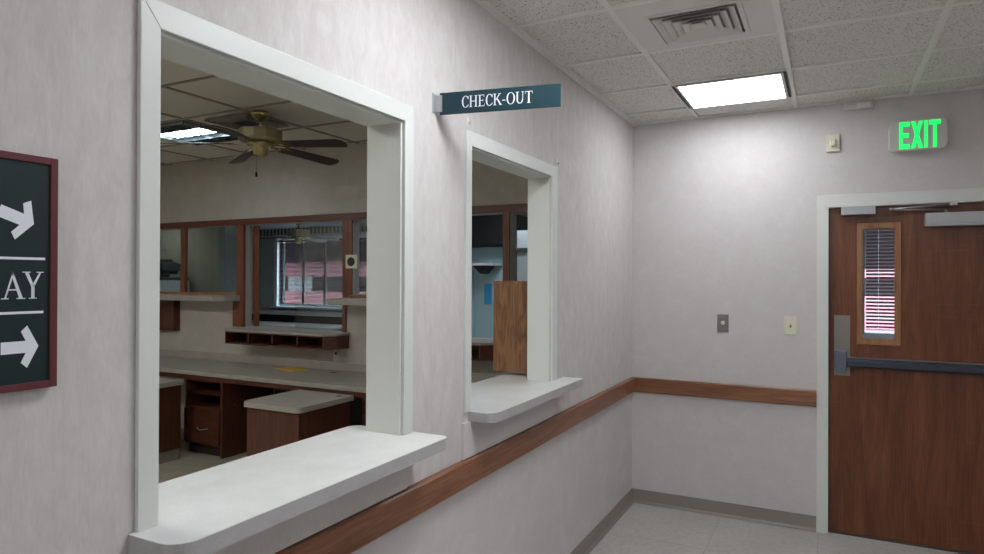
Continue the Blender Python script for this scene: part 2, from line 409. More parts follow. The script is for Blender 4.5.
struct('wall_back', MB().holes('y', 6.5, 6.6, .5, 3.2, 0, 2.7, [(1.575, 2.39, 1.20, 2.40)]), vp, 'dark vestibule wall beyond the exit door')
struct('wall_left', MB().box(.4, .5, YE+.12, 6.6, 0, 2.7), vp); struct('wall_right', MB().box(3.2, 3.3, YE+.12, 6.6, 0, 2.7), vp)
struct('ceiling', MB().box(.4, 3.3, YE+.12, 6.6, 2.7, 2.75), vp); struct('floor', MB().box(.4, 3.3, YE+.1, 6.6, -.05, 0), M['floor_room'], 'vestibule floor beyond the exit door')

# ------------------------------------------------------------------ end wall fittings
t = thing('exit_sign', (1.78, YE, 2.455), 'white exit sign with lit green letters above the wooden door', 'sign')
rr = .035; x0, x1, z0, z1 = 1.630, 1.933, 2.452, 2.640
pts = arc(x1-rr, z0+rr, rr, -90, 0, 5)+arc(x1-rr, z1-rr, rr, 0, 90, 5)+arc(x0+rr, z1-rr, rr, 90, 180, 5)+arc(x0+rr, z0+rr, rr, 180, 270, 5)
MB().prism(pts, (0,4.735,0), (1,0,0), (0,0,1), (0,1,0), YE-4.735).build('housing', M['exit_box'], t, bevel=.006)
def rect(a, b_, c, d_): return [(a, c), (b_, c), (b_, d_), (a, d_)]
E_ = [rect(0,.24,0,1), rect(.24,.72,0,.17), rect(.24,.66,.42,.58), rect(.24,.72,.83,1)]
X_ = [[(0,0),(.26,0),(.80,1),(.54,1)], [(.54,0),(.80,0),(.26,1),(0,1)]]
I_ = [rect(0,.24,0,1)]
T_ = [rect(.26,.50,0,1), rect(0,.26,.83,1), rect(.50,.76,.83,1)]
q = MB(); H = .165; W_ = .0585; cx = 1.6835
zc = 2.463
for G, wd in ((E_, .72), (X_, .80), (I_, .24), (T_, .76)):
    for P in G: q.prism([(p[0]*W_*1.0/.76, p[1]*H) for p in P], (cx, 4.7345, zc), (1,0,0), (0,0,1), (0,-1,0), .0015)
    cx += (wd/.76)*W_+.0065
q.build('lettering', M['exit_on'], t)

t = thing('alarm_strobe', (1.321, YE, 2.486), 'small ivory alarm device on the wall left of the exit sign', 'alarm')
MB().box(1.284, 1.360, 4.782, YE, 2.488, 2.603).build('plate', M['ivory'], t, bevel=.004)
MB().box(1.306, 1.338, 4.762, 4.782, 2.518, 2.572).build('lens', M['ivory'], t, bevel=.008)
t = thing('motion_sensor', (1.465, YE, 2.75), 'pale rectangular sensor high on the wall touching the ceiling edge', 'sensor')
MB().box(1.385, 1.548, 4.762, YE, 2.748, 2.80).build('housing', M['exit_box'], t, bevel=.004)
MB().box(1.455, 1.53, 4.755, 4.762, 2.756, 2.785).build('cover', M['white_plastic'], t, bevel=.003)
t = thing('key_switch', (.641, YE, 1.285), 'steel wall plate with round button, left of the ivory light switch', 'switch')
MB().box(.603, .679, 4.794, YE, 1.287, 1.411).build('plate', M['steelplate'], t, bevel=.002)
MB().tube((.641,4.794,1.352), (.641,4.784,1.352), .014, .012, 18).build('button', M['ivory'], t)
for z in (1.30, 1.398): MB().tube((.641,4.794,z), (.641,4.7925,z), .003, n=8).build('screw', M['steel'], t)
t = thing('light_switch', (1.071, YE, 1.286), 'ivory toggle light switch between steel plate and exit door', 'switch')
MB().box(1.033, 1.110, 4.793, YE, 1.287, 1.411).build('plate', M['ivory'], t, bevel=.002)
MB().box(1.066, 1.077, 4.790, 4.793, 1.335, 1.362).build('slot', M['pewter'], t)
MB().prism([(4.793,1.344),(4.778,1.360),(4.781,1.366),(4.793,1.358)], (1.067,0,0), (0,1,0), (0,0,1), (1,0,0), .009).build('toggle', M['ivory'], t)

# ------------------------------------------------------------------ serif glyphs
def ring(rx, ry, tx, ty, a0=0, a1=360, n=36, cx=0, cy=0):
    """quads of an elliptical ring, thick (tx) at the sides, thin (ty) at the top"""
    out_ = []
    def P(a, k):
        a = math.radians(a); return (cx+(rx-k*tx)*math.cos(a), cy+(ry-k*ty)*math.sin(a))
    for i in range(n):
        u, v_ = a0+(a1-a0)*i/n, a0+(a1-a0)*(i+1)/n
        out_.append([P(u,0), P(v_,0), P(v_,1), P(u,1)])
    return out_
s = .035
GL = {
 'C': (.66, ring(.33,.52,.12,.04,48,312,30,.36,.5)+[[(.56,.72),(.62,.72),(.62,.99),(.59,.99),(.53,.86)], [(.52,.11),(.60,.10),(.63,.24),(.60,.25)]]),
 'H': (.80, [rect(.10,.21,0,1), rect(.57,.68,0,1), rect(.21,.57,.48,.53), rect(.02,.29,0,s), rect(.02,.29,1-s,1), rect(.49,.76,0,s), rect(.49,.76,1-s,1)]),
 'E': (.64, [rect(.10,.21,0,1), rect(.02,.56,0,.045), rect(.02,.54,.955,1), rect(.21,.44,.49,.54), [(.53,.045),(.56,.045),(.60,.22),(.57,.22)], [(.50,.955),(.54,.955),(.54,.80),(.51,.80)], rect(.42,.45,.41,.62)]),
 'K': (.76, [rect(.10,.21,0,1), rect(.02,.29,0,s), rect(.02,.29,1-s,1), [(.21,.46),(.26,.44),(.62,.97),(.55,.97)], [(.29,.56),(.37,.66),(.74,.03),(.60,.03)], rect(.47,.70,1-s,1), rect(.55,.80,0,s)]),
 '-': (.36, [rect(.04,.30,.34,.42)]),
 'O': (.80, ring(.37,.52,.12,.04,0,360,40,.40,.5)),
 'U': (.78, [rect(.10,.21,.33,1), rect(.60,.65,.33,1), rect(.02,.29,1-s,1), rect(.51,.74,1-s,1)]+ring(.275,.35,.10,.05,180,360,18,.375,.34)),
 'T': (.70, [rect(.29,.41,0,1), rect(.20,.50,0,s), rect(.04,.66,.955,1), [(.04,.955),(.07,.955),(.05,.78),(.02,.78)], [(.63,.955),(.66,.955),(.68,.78),(.65,.78)]]),
 'A': (.76, [[(.10,.02),(.15,.02),(.41,.90),(.38,1)], [(.38,1),(.34,.86),(.60,.02),(.72,.02)], rect(.20,.56,.31,.36), rect(.00,.24,0,s), rect(.51,.80,0,s)]),
 'Y': (.72, [rect(.31,.42,0,.46), rect(.23,.50,0,s), [(.08,.98),(.20,.98),(.42,.44),(.31,.44)], [(.31,.44),(.42,.46),(.66,.98),(.60,.98)], rect(.00,.28,1-s,1), rect(.50,.74,1-s,1)]),
}
def write(mb, text, O, U, V, N, h, track=.02, wscale=1., t=.001):
    x = 0
    for ch in text:
        w, G = GL[ch]
        for P in G: mb.prism([((x+p[0])*h*wscale, p[1]*h) for p in P], O, U, V, N, t)
        x += w+track
    return x*h*wscale

# hanging CHECK-OUT sign
A = Vector((.010, 2.052, 0)); B = Vector((.463, 2.14, 0)); U = (B-A).normalized(); Nn = Vector((U.y, -U.x, 0)); ln = (B-A).length
t = thing('hanging_sign', (.0, 2.052, 2.25), 'dark teal blade sign reading CHECK-OUT between the service windows', 'sign')
z0 = 2.257; hh = .081
MB().prism([(0.008,0),(ln,0),(ln,hh),(.008,hh)], A+Vector((0,0,z0))+Nn*.002, U, (0,0,1), -Nn, .006).build('panel', M['blade_green'], t, bevel=.0006)
q = MB(); q.box(0, .003, 2.028, 2.076, 2.262, 2.334)
q.prism([(0,0),(.026,0),(.026,.062),(0,.062)], A+Vector((-.008,0,2.267))+Nn*.0075, U, (0,0,1), -Nn, .004)
q.prism([(0,0),(.026,0),(.026,.062),(0,.062)], A+Vector((-.008,0,2.267))-Nn*.0045, U, (0,0,1), -Nn, .004)
for z in (2.28, 2.315): q.tube(A+U*.012+Nn*.009+Vector((0,0,z)), A+U*.012-Nn*.01+Vector((0,0,z)), .003, n=8)
q.build('bracket', M['alu'], t, bevel=.0008)
q = MB(); wtot = sum(GL[c][0]+.02 for c in 'CHECK-OUT')*.041*.98
write(q, 'CHECK-OUT', A+U*.094+Nn*.0022+Vector((0,0,z0+.021)), U, (0,0,1), Nn, .0415, .02, 0.268/(wtot/.98*.0415/.041), .0008)
q.build('lettering', M['letter'], t)

# small clear hooks above the narrow window
for y, z, lb in ((2.289, 2.288, 'tiny wall hook above the left corner of the narrow service window'), (3.256, 2.279, 'tiny wall hook above the right corner of the narrow service window')):
    t = thing('wall_hook', (0, y, z), lb, 'hook', 'hooks above the narrow service window')
    MB().box(0, .004, y-.008, y+.008, z-.018, z+.018).build('backplate', M['white_plastic'], t, bevel=.001)
    q = MB(); q.tube((.004,y,z-.006), (.014,y,z-.014), .0025, n=8); q.tube((.014,y,z-.014), (.018,y,z-.002), .0025, n=8); q.build('hook', M['alu'], t)

# directory sign
t = thing('directional_sign', (0, .5, 1.443), 'dark green arrow sign in burgundy frame left of the large service window', 'sign')
y0, y1, z0, z1 = .30, .712, 1.447, 1.872; fw = .013
q = MB(); q.box(0, .016, y0, y0+fw, z0, z1); q.box(0, .016, y1-fw, y1, z0, z1); q.box(0, .016, y0+fw, y1-fw, z0, z0+fw); q.box(0, .016, y0+fw, y1-fw, z1-fw, z1)
q.build('frame', M['burgundy'], t, bevel=.001)
MB().box(0, .012, y0+fw, y1-fw, z0+fw, z1-fw).build('panel', M['sign_green'], t)
q = MB(); O = (.0121,0,0); UU = (0,1,0); VV = (0,0,1); NN = (1,0,0)
def sp(pts): q.prism(pts, O, UU, VV, NN, .001)
sp(rect(.40, .691, 1.682, 1.6865)); sp(rect(.40, .6885, 1.5845, 1.589))
def arrow(tip, ang, L_, w, hw):
    c, s_ = math.cos(math.radians(ang)), math.sin(math.radians(ang))
    def T(p): return (tip[0]+p[0]*c-p[1]*s_, tip[1]+p[0]*s_+p[1]*c)
    sp([T((0,0)), T((-.019,.038)), T((-.029,.028)), T((-.021,w/2)), T((-L_,w/2)), T((-L_,-w/2)), T((-.021,-w/2)), T((-.029,-.028)), T((-.019,-.038))])
arrow((.6805, 1.525), 0, .061, .0215, 0)
arrow((.6715, 1.747), -20, .060, .0215, 0)
write(q, 'AY', (.0121, .6195, 1.6115), UU, VV, NN, .049, -.06, .98, .001)
q.build('lettering', M['letter'], t)

# ------------------------------------------------------------------ corridor ceiling fittings
t = thing('ceiling_light', (.785, 4.215, CZ), 'square lit fluorescent ceiling panel in front of the end wall', 'light')
q = MB(); xa, xb, ya, yb = .462, 1.092, 3.94, 4.498
MB().box(xa, xb, ya, yb, CZ+.0, CZ+.012).build('housing', M['black'], t)
q.box(xa+.02, xa+.036, ya, yb, CZ-.006, CZ); q.box(xb-.036, xb-.02, ya, yb, CZ-.006, CZ); q.box(xa+.036, xb-.036, ya, ya+.014, CZ-.006, CZ); q.box(xa+.036, xb-.036, yb-.014, yb, CZ-.006, CZ)
q.build('frame', M['white_plastic'], t)
MB().box(xa+.036, xb-.036, ya+.014, yb-.014, CZ-.004, CZ).build('diffuser', M['lamp'], t)
for xo, yc, lb in ((0, 1.78, 'above the large service window'), (0, -1.3, 'behind the camera'), (1.28, 1.78, 'added out of view at right to fill the end wall')):  # right-hand panel is an added fill for the end wall and door
    xa, xb = .481+xo, 1.084+xo
    t2 = thing('ceiling_light', (.785+xo, yc, CZ), 'square lit fluorescent ceiling panel '+lb, 'light')
    MB().box(xa, xb, yc-.28, yc+.28, CZ, CZ+.012).build('housing', M['black'], t2)
    MB().box(xa+.036, xb-.036, yc-.265, yc+.265, CZ-.004, CZ).build('diffuser', M['lamp_near' if xo == 0 else 'lamp'], t2)
t = thing('air_vent', (.785, 3.01, CZ), 'white square louvred air vent in the corridor ceiling', 'vent')
q = MB(); px0, px1, py0, py1 = .479, 1.086, 2.712, 3.303; vx0, vx1, vy0, vy1 = .580, .968, 2.85, 3.222
for a_ in ((px0,vx0,py0,py1), (vx1,px1,py0,py1), (vx0,vx1,py0,vy0), (vx0,vx1,vy1,py1)): q.box(a_[0], a_[1], a_[2], a_[3], CZ+.001, CZ+.008)
q.build('face_panel', M['vent'], t)
MB().box(vx0, vx1, vy0, vy1, CZ+.008, CZ+.0118).build('duct_back', M['tbar_grey'], t)
q = MB()
for a_ in ((vx0-.008,vx0+.014,vy0-.008,vy1+.008), (vx1-.014,vx1+.008,vy0-.008,vy1+.008), (vx0+.014,vx1-.014,vy0-.008,vy0+.014), (vx0+.014,vx1-.014,vy1-.014,vy1+.008)): q.box(a_[0], a_[1], a_[2], a_[3], CZ-.005, CZ+.001)
q.build('flange', M['vent'], t, bevel=.002)
q = MB()
def frustum(c0, c1, zlo, zhi, th=.002):
    """square cone ring: outer half sizes c0 at zlo, inner c1 at zhi"""
    cxx, cyy = (vx0+vx1)/2, (vy0+vy1)/2
    def sq(hx, z): return [(cxx-hx, cyy-hx, z), (cxx+hx, cyy-hx, z), (cxx+hx, cyy+hx, z), (cxx-hx, cyy+hx, z)]
    v_ = sq(c0, zlo)+sq(c1, zhi)+sq(c0-th*1.5, zlo)+sq(c1-th*1.5, zhi)
    f = []
    for i in range(4):
        j = (i+1) % 4
        f += [(i,j,4+j,4+i), (8+i,12+i,12+j,8+j), (i,8+i,8+j,j), (4+i,4+j,12+j,12+i)]
    q.add(v_, f)
for k, c0 in enumerate((.172, .136, .100, .064)):
    frustum(c0, c0-.03, CZ-.012, CZ+.007)
q.box((vx0+vx1)/2-.03, (vx0+vx1)/2+.03, (vy0+vy1)/2-.03, (vy0+vy1)/2+.03, CZ-.008, CZ-.006)
q.build('louvres', M['vent'], t)

# ------------------------------------------------------------------ office behind the windows
Y0 = -.8
struct('ceiling', MB().box(XL, -WT, Y0, YE, RZ+.01, RZ+.06), M['tile_room'], 'dim tiled ceiling of the office')
g = MB(); gx = [-2.58-.65*k for k in range(-3, 6)]; gyy = [2.80+.645*k for k in range(-5, 4)]
for x in gx: g.box(x-.011, x+.011, Y0, YE, RZ, RZ+.012)
for y in gyy: g.box(XL, -WT, y-.011, y+.011, RZ+.001, RZ+.012)
struct('trim_6', g, M['tbar_grey'], 'grid bars of the office ceiling')
struct('wall_front', MB().box(XL-.1, -WT, Y0-.1, Y0, 0, 3.0), M['room_paint'])
struct('wall_left', MB().box(XL-.1, XL, Y0-.1, YE, 0, 3.0), M['room_paint'], 'left wall of the office')
# back wall of the office with window band
HB, HT = 2.200, 2.262          # header
LZ = 1.480                     # ledge lights sill
TZ = 1.150                     # pass-through sill
LX = (-6.2, -4.16); T1 = (-4.07, -2.75); RX = (-2.66, -2.15); T2 = (-2.05, -1.075); R2 = (-1.015, -.35)
hl = [(LX[0], LX[1], LZ, HB), (T1[0], T1[1], TZ, HB), (RX[0], RX[1], LZ, HB), (T2[0], T2[1], TZ, HB), (R2[0], R2[1], LZ, HB)]
struct('wall_back', MB().holes('y', YE, YE+.12, XL-.1, 0, 0, 3.0, hl), M['room_paint'], 'beige wall behind the office with interior windows')
struct('trim_7', MB().box(XL, -WT, YE-.02, YE, HB, HT), M['head'], 'brown wooden header above the interior windows', bevel=.002)
def panewin(n, x0, x1, z0, posts, lab, glass=True, lowposts=(), sill=True):
    w = sroot('window_%d' % n, lab)
    q = MB()
    for a_, b_ in posts: q.box(a_, b_, YE-.016, YE+.02, z0, HB)
    for a_, b_, zz in lowposts: q.box(a_, b_, YE-.016, YE, zz, z0+.01)
    q.build('posts', M['post'], w, bevel=.001)
    if sill: MB().box(x0, x1, YE-.018, YE+.02, z0-.008, z0+.02).build('sill', M['lite_oak'], w)
    f = MB()
    if glass:
        MB().box(x0, x1, YE+.05, YE+.056, z0, HB).build('pane', M['glass'], w)
    return w
panewin(3, LX[0], LX[1], LZ, [(-5.017,-4.945), (-6.2,-6.13)], 'left interior window with brown mullion')
panewin(4, T1[0], T1[1], TZ, [], 'tall interior pass-through window facing the blinds', glass=False, sill=False)
panewin(5, RX[0], RX[1], LZ, [], 'right interior window beside the pass-through')
panewin(6, T2[0], T2[1], TZ, [], 'pass-through window seen through the narrow service window', glass=False, sill=False)
panewin(7, R2[0], R2[1], LZ, [], 'interior window behind the oak wing')
# sliding glass in the pass-through
q = MB().box(-3.42, -2.75, YE+.07, YE+.075, TZ, HB); o = q.build('window_8', M['glass']); o['kind'] = 'structure'; o['label'] = 'half-open sliding glass of the pass-through'
q = MB()
q.box(-4.15, T1[0], YE-.016, YE, TZ, HB); q.box(-4.21, -4.15, YE-.012, YE, TZ, LZ-.04)
q.box(T1[0], T1[0]+.012, YE-.016, YE+.02, TZ, HB)
q.box(-3.98-.075, -3.98, YE+.12, YE+.135, TZ, HB)
struct('trim_8', q, M['post'], 'brown wooden posts at the left side of the pass-through', bevel=.001)
q = MB(); q.box(T1[1], -2.64, YE-.016, YE+.0, LZ, HB); q.box(T1[1], -2.71, YE-.016, YE, TZ, LZ); q.box(T1[1]-.0, RX[0], YE+0, YE+.12, HB-.001, HB)
struct('trim_9', q, M['post'], 'brown wooden post right of the pass-through', bevel=.001)
q = MB(); q.box(T2[1], R2[0], YE-.016, YE, TZ, HB); q.box(-2.15, -2.05, YE-.016, YE, TZ, HB)
struct('trim_10', q, M['post'], 'brown wooden posts of the second pass-through', bevel=.001)

# ledges below the side lights
def ledge(x0, x1, z0, z1, y0, lab, cut=(0,0)):
    p = [(x0+cut[0]*.06, y0), (x1-cut[1]*.06, y0), (x1, y0+cut[1]*.1), (x1, YE), (x0, YE), (x0, y0+cut[0]*.1)]
    o = MB().slab(p, z0, z1).build('window_ledge', M['lam_desk'], base=((x0+x1)/2, YE, z0), bevel=.002)
    tag(o, lab, 'ledge')
ledge(-6.2, -4.10, LZ-.062, LZ-.008, 4.50, 'grey laminate ledge under the left interior window', (0,1))
ledge(-2.745, -2.20, LZ-.062, LZ-.008, 4.50, 'grey laminate ledge under the right interior window', (1,0))
ledge(-1.03, -.40, LZ-.062, LZ-.008, 4.50, 'grey laminate ledge beyond the oak wing', (1,0))

# pass-through shelves with pigeonholes
def pigeon(x0, x1, y0, n, lab, taps=True):
    zt, zm, zb = 1.148, 1.126, 1.003
    t = thing('pigeonhole_shelf', ((x0+x1)/2, YE, zb), lab, 'shelf', 'pigeonhole shelves under the pass-throughs')
    k = .09
    p = [(x0, y0), (x1-k, y0), (x1, y0+k), (x1, YE), (x0, YE)]
    MB().slab([(a_, b_) for a_, b_ in p], zm, zt).build('shelf_top', M['lam_desk'], t, bevel=.003)
    q = MB(); th = .012; y1 = YE-.001
    q.box(x0+.005, x1-k, y0+.01, y1, zm-th, zm-.0005); q.box(x0+.005, x1-k, y0+.01, y1, zb, zb+th)
    q.box(x0+.005, x1-k, y1-th, y1, zb, zm-th)
    q.prism([(x1-k, y0+.01), (x1-.008, y0+k+.004), (x1-.008, y1), (x1-k, y1)], (0,0,zb), (1,0,0), (0,1,0), (0,0,1), zm-zb-.0005)
    q.build('case', M['cab_x'], t)
    for i in range(n+1):
        xx = x0+.005+(x1-k-x0-.005-th)*i/n
        MB().box(xx, xx+th, y0+.012, y1-th, zb+th, zm-th).build('divider', M['cab_x'], t)
pigeon(-4.035, -2.67, 4.53, 4, 'four-slot wooden pigeonhole shelf under the middle pass-through')
pigeon(-2.02, -1.06, 4.53, 3, 'wooden pigeonhole shelf seen through the narrow service window', 0)

# hung wooden box at far left
t = thing('wall_cabinet', (-5.6, YE, 1.07), 'brown wooden cabinet hanging under the left window ledge', 'cabinet')
MB().box(-6.1, -5.04, 4.72, YE, 1.075, LZ-.064).build('body', M['cab_z'], t, bevel=.002)
MB().box(-6.08, -5.45, 4.715, 4.72, 1.09, 1.40).build('door', M['cab_x'], t)

# desk
DZ = .785; DF = 4.13
t = thing('long_desktop', (-3.3, 4.5, DZ-.04), 'long grey laminate desktop running along the back office wall', 'desktop')
MB().box(XL+.001, -WT-.001, DF, YE-.001, DZ-.04, DZ).build('top', M['lam_desk'], t, bevel=.003)
MB().box(XL+.001, -WT-.001, YE-.02, YE-.001, DZ, DZ+.075).build('backsplash', M['lam_desk'], t, bevel=.002)
MB().box(XL+.001, -WT-.001, DF+.02, DF+.04, DZ-.085, DZ-.04).build('apron', M['cab_x'], t)
q = MB().lathe((-2.76, 4.68, DZ), [(.0,.004),(.028,.004),(.032,.0)], 20); q.build('grommet', M['pewter'], t)
o = MB().prism([(0,0),(.30,-.07),(.33,.10),(.05,.19)], (-3.40,4.585,DZ+.0005), (1,0,0), (0,1,0), (0,0,1), .006).build('envelope', M['yellow'], base=(-3.35,4.6,DZ+.0005))
tag(o, 'yellow manila envelope lying on the long grey desktop', 'envelope')

# drawer pedestal under the desk
t = thing('drawer_pedestal', (-3.87, 4.45, 0), 'brown pedestal cabinet with open shelf and drawer under the desktop', 'cabinet')
q = MB(); x0, x1, y0 = -4.12, -3.615, 4.165
q.box(x0, x0+.02, y0, 4.779, .10, DZ-.0855); q.box(x1-.03, x1, y0, 4.779, .0, DZ-.0855)
q.box(x0+.02, x1-.03, 4.76, 4.779, .10, DZ-.0855); q.box(x0+.02, x1-.03, y0, 4.76, .10, .12); q.box(x0+.02, x1-.03, y0, 4.76, .425, .450)
q.box(x0+.02, x1-.03, y0, 4.76, DZ-.10, DZ-.0855)
q.build('body', M['cab_z'], t, bevel=.0015)
MB().box(x0+.022, x1-.032, y0+.01, 4.755, .565, .575).build('shelf', M['cab_x'], t)
dr = MB().box(x0+.005, x1-.032, y0-.018, y0, .115, .430).build('drawer', M['cab_x'], t, bevel=.002)
q = MB(); zc = .262; xs = [(-3.935+.15*i/8, y0-.018-.03*math.sin(PI*i/8), zc-.012*math.sin(PI*i/8)) for i in range(9)]
for i in range(8): q.tube(xs[i], xs[i+1], .004, n=8)
hd = q.build('handle', M['alu'], dr); hd['label'] = 'curved chrome handle'
MB().box(x0, x1-.03, y0+.05, 4.76, 0, .10).build('toe_kick', M['dark_in'], t)
MB().tube((x1, 4.30, .47), (x1+.003, 4.30, .47), .006, n=10).build('screw_cap', M['alu'], t)

def ret(x0, x1, y0, y1, lab, right=False):
    t = thing('desk_return', ((x0+x1)/2, (y0+y1)/2, 0), lab, 'desk')
    z = .72; r = .05
    p = arc(x1-r, y0+r, r, -90, 0, 5) + [(x1, y1), (x0, y1)] + arc(x0+r, y0+r, r, 180, 270, 5)
    MB().slab(p, z-.042, z).build('top', M['lam_desk'], t, bevel=.003)
    q = MB(); i = .03
    q.box(x0+i, x1-i, y0+i, y0+i+.02, .0 if right else .1, z-.0425); q.box(x0+i, x0+i+.02, y0+i+.02, y1-.01, .1, z-.0425); q.box(x1-i-.02, x1-i, y0+i+.02, y1-.01, .1, z-.0425)
    q.build('panel', M['cab_z'], t, bevel=.001)
    MB().box(x0+i+.02, x1-i-.012, y0+i+.02, y1-.02, 0, .10).build('plinth', M['cove'], t)
    return t
tr_ = ret(-2.655, -2.07, 3.52, 4.128, 'small brown desk return with grey top nearest the large service window')
MB().lathe((-2.14, 4.03, .72), [(0,.003),(.02,.003),(.023,0)], 16).build('grommet', M['pewter'], tr_)
ret(-5.0, -3.93, 3.0, 4.005, 'brown desk return with grey top at the far left of the office')
# drawer cabinet right of the return
t = thing('drawer_cabinet', (-1.6, 4.45, 0), 'brown three-drawer cabinet under the right part of the desktop', 'cabinet')
MB().box(-2.03, -1.45, 4.185, 4.779, .1, DZ-.0855).build('body', M['cab_z'], t)
for z0_, z1_ in ((.56,.685), (.36,.55), (.115,.35)): 
    dd = MB().box(-2.02, -1.46, 4.172, 4.185, z0_, z1_).build('drawer', M['cab_x'], t, bevel=.002)
    MB().tube((-1.79,4.155,(z0_+z1_)/2), (-1.69,4.155,(z0_+z1_)/2), .004, n=8).build('handle', M['alu'], dd)
MB().box(-2.03, -1.45, 4.23, 4.779, 0, .1).build('toe_kick', M['dark_in'], t)
struct('trim_11', MB().box(-3.61, -2.04, YE-.012, YE-.0005, 0, DZ-.041), M['dark_in'], 'kneehole back panel coloured dark for the shade under the desktop')  # kneehole shade is put into this panel's dark colour

# oak wing on the narrow window
t = thing('oak_organizer', (-.27, 3.4, 1.135), 'figured oak box hanging beside the right jamb of the narrow service window', 'cabinet')
q = MB(); q.box(-.393, -WT-.0205, 3.295, 3.315, 1.132, 1.641); q.box(-.393, -WT-.0205, 3.60, 3.62, 1.132, 1.641)
q.box(-.393, -WT-.0205, 3.315, 3.60, 1.132, 1.15); q.box(-.393, -WT-.0205, 3.315, 3.60, 1.623, 1.641); q.box(-WT-.035, -WT-.0205, 3.315, 3.60, 1.15, 1.623)
q.build('case', M['oak'], t, bevel=.001)
for z in (1.27, 1.39, 1.51): MB().box(-.39, -WT-.036, 3.316, 3.599, z, z+.01).build('shelf', M['oak'], t)

# outlet and round-centred plate on the back wall
t = thing('wall_outlet', (-2.83, YE, .86), 'small white outlet plate under the pigeonhole shelf', 'outlet')
MB().box(-2.865, -2.795, YE-.006, YE, .872, .985).build('plate', M['white_plastic'], t, bevel=.001)
MB().tube((-2.83,YE-.006,.945), (-2.83,YE-.012,.945), .014, n=14).build('socket', M['black'], t)
t = thing('intercom_plate', (-2.655, YE-.016, 1.74), 'white square plate with round black centre on wooden post', 'intercom')
MB().box(-2.705, -2.575, YE-.026, YE-.0165, 1.745, 1.872).build('plate', M['ivory'], t, bevel=.002)
q = MB().tube((-2.64,YE-.026,1.808), (-2.64,YE-.030,1.808), .042, n=24); o = q.build('grille', M['softblack'], t)

# ------------------------------------------------------------------ ceiling fan in the office
def fan(C, top, lab, R=.735, drop=True, phase=8.8, brass=M['brass'], s=1.):
    t = thing('ceiling_fan', (C[0], C[1], top), lab, 'ceiling fan')
    c = (C[0], C[1], top)
    MB().lathe(c, [(0,0),(.075*s,0),(.078*s,-.012),(.055*s,-.035),(.03*s,-.05),(.016*s,-.055)], 28).build('canopy', brass, t)
    MB().tube((C[0],C[1],top-.05), (C[0],C[1],top-.125), .013).build('downrod', brass, t)
    zt = top-.120
    MB().lathe((C[0],C[1],zt), [(0,.0),(.04,.0),(.10,-.008),(.155,-.012),(.162,-.02),(.162,-.085),(.15,-.1),(.06,-.108),(0,-.108)], 12, flat=True).build('motor', M['brassdull'], t)
    MB().lathe((C[0],C[1],zt-.108), [(0,0),(.10,0),(.10,-.016),(.06,-.02),(.06,-.045),(.052,-.055),(.052,-.085),(.03,-.098),(0,-.10)], 20).build('switch_housing', brass, t)
    zh = zt-.120
    for k in range(5):
        a = math.radians(phase+72*k); ca, sa = math.cos(a), math.sin(a)
        Uv = Vector((ca, sa, -.055)).normalized(); Vv = Vector((-sa, ca, 0)); tilt = math.radians(-13)
        Vt = (Vv*math.cos(tilt)+Vector((0,0,1))*math.sin(tilt)).normalized(); Nv = Uv.cross(Vt)
        O = Vector((C[0], C[1], zh))
        q = MB()
        for sg in (-1, 1):
            pts = [(.09, sg*.008), (.14, sg*.02), (.19, sg*.042), (.235, sg*.045), (.235, sg*.030), (.195, sg*.026), (.15, sg*.006), (.09, -sg*.004)]
            q.prism(pts, O-Nv*.004, Uv, Vt, Nv, .006)
        q.build('blade_iron', brass, t)
        r0, r1 = .20, R
        pts = [(r0,-.052),(r1-.05,-.068)] + [(r1-.05+.05*math.cos(math.radians(x_)), .068*math.sin(math.radians(x_))) for x_ in (-60,-35,0,35,60)] + [(r1-.05,.068),(r0,.052),(r0-.015,0)]
        q = MB().prism(pts, O+Nv*.003, Uv, Vt, Nv, .006)
        q.build('blade', M['blade'], t, bevel=.002)
    if drop:
        q = MB(); q.tube((C[0]-.01,C[1]-.03,zt-.2), (C[0]-.01,C[1]-.03,2.45), .0018, n=6); q.build('pull_chain', M['pewter'], t)
        MB().tube((C[0]-.01,C[1]-.03,2.45), (C[0]-.01,C[1]-.03,2.415), .007, .009, n=10).build('chain_knob', M['softblack'], t)
fan((-2.52, 3.572), RZ, 'brass ceiling fan with dark blades seen through the large service window')
fan((-5.62, 7.2), FZ, 'distant brass ceiling fan in the room with the blinds', R=.62, drop=False, phase=20)

# office ceiling fixtures
t = thing('ceiling_light', (-3.55, 3.74, RZ), 'louvred fluorescent ceiling light beyond the brass fan', 'light')
xa, xb, ya, yb = -3.865, -3.245, 3.46, 4.085
MB().box(xa, xb, ya, yb, RZ+.003, RZ+.008).build('reflector', M['louver'], t)
q = MB()
for i in range(4):
    xx = xa+(xb-xa-.006)*i/3; q.box(xx, xx+.006, ya, yb, RZ-.03, RZ+.003)
for i in range(5):
    yy = ya+(yb-ya-.004)*i/4; q.box(xa, xb, yy, yy+.004, RZ-.028, RZ+.003)
q.build('louver', M['louver'], t)
MB().box(-3.82, -3.27, 3.63, 3.84, RZ-.012, RZ-.004).build('tube_lens', M['tube'], t)
for lx, lb in ((-3.55, 'added unseen fill panel in the middle of the office near its front wall'), (-1.62, 'added unseen fill panel in the office close behind the large service window'), (-5.4, 'added unseen fill panel in the far left front of the office')):  # out-of-view panels added as fill to brighten the office
    t = thing('ceiling_light', (lx, .9, RZ), lb, 'light')
    MB().box(lx-.3, lx+.3, .6, 1.2, RZ+.001, RZ+.008).build('housing', M['louver'], t)
    MB().box(lx-.27, lx+.27, .63, 1.17, RZ-.003, RZ).build('diffuser', M['fill_room'], t)
t = thing('air_vent', (-2.86, 3.75, RZ), 'dark-edged air vent in the office ceiling behind the fan', 'vent')
q = MB(); x0, x1, y0, y1 = -3.08, -2.62, 3.52, 3.96
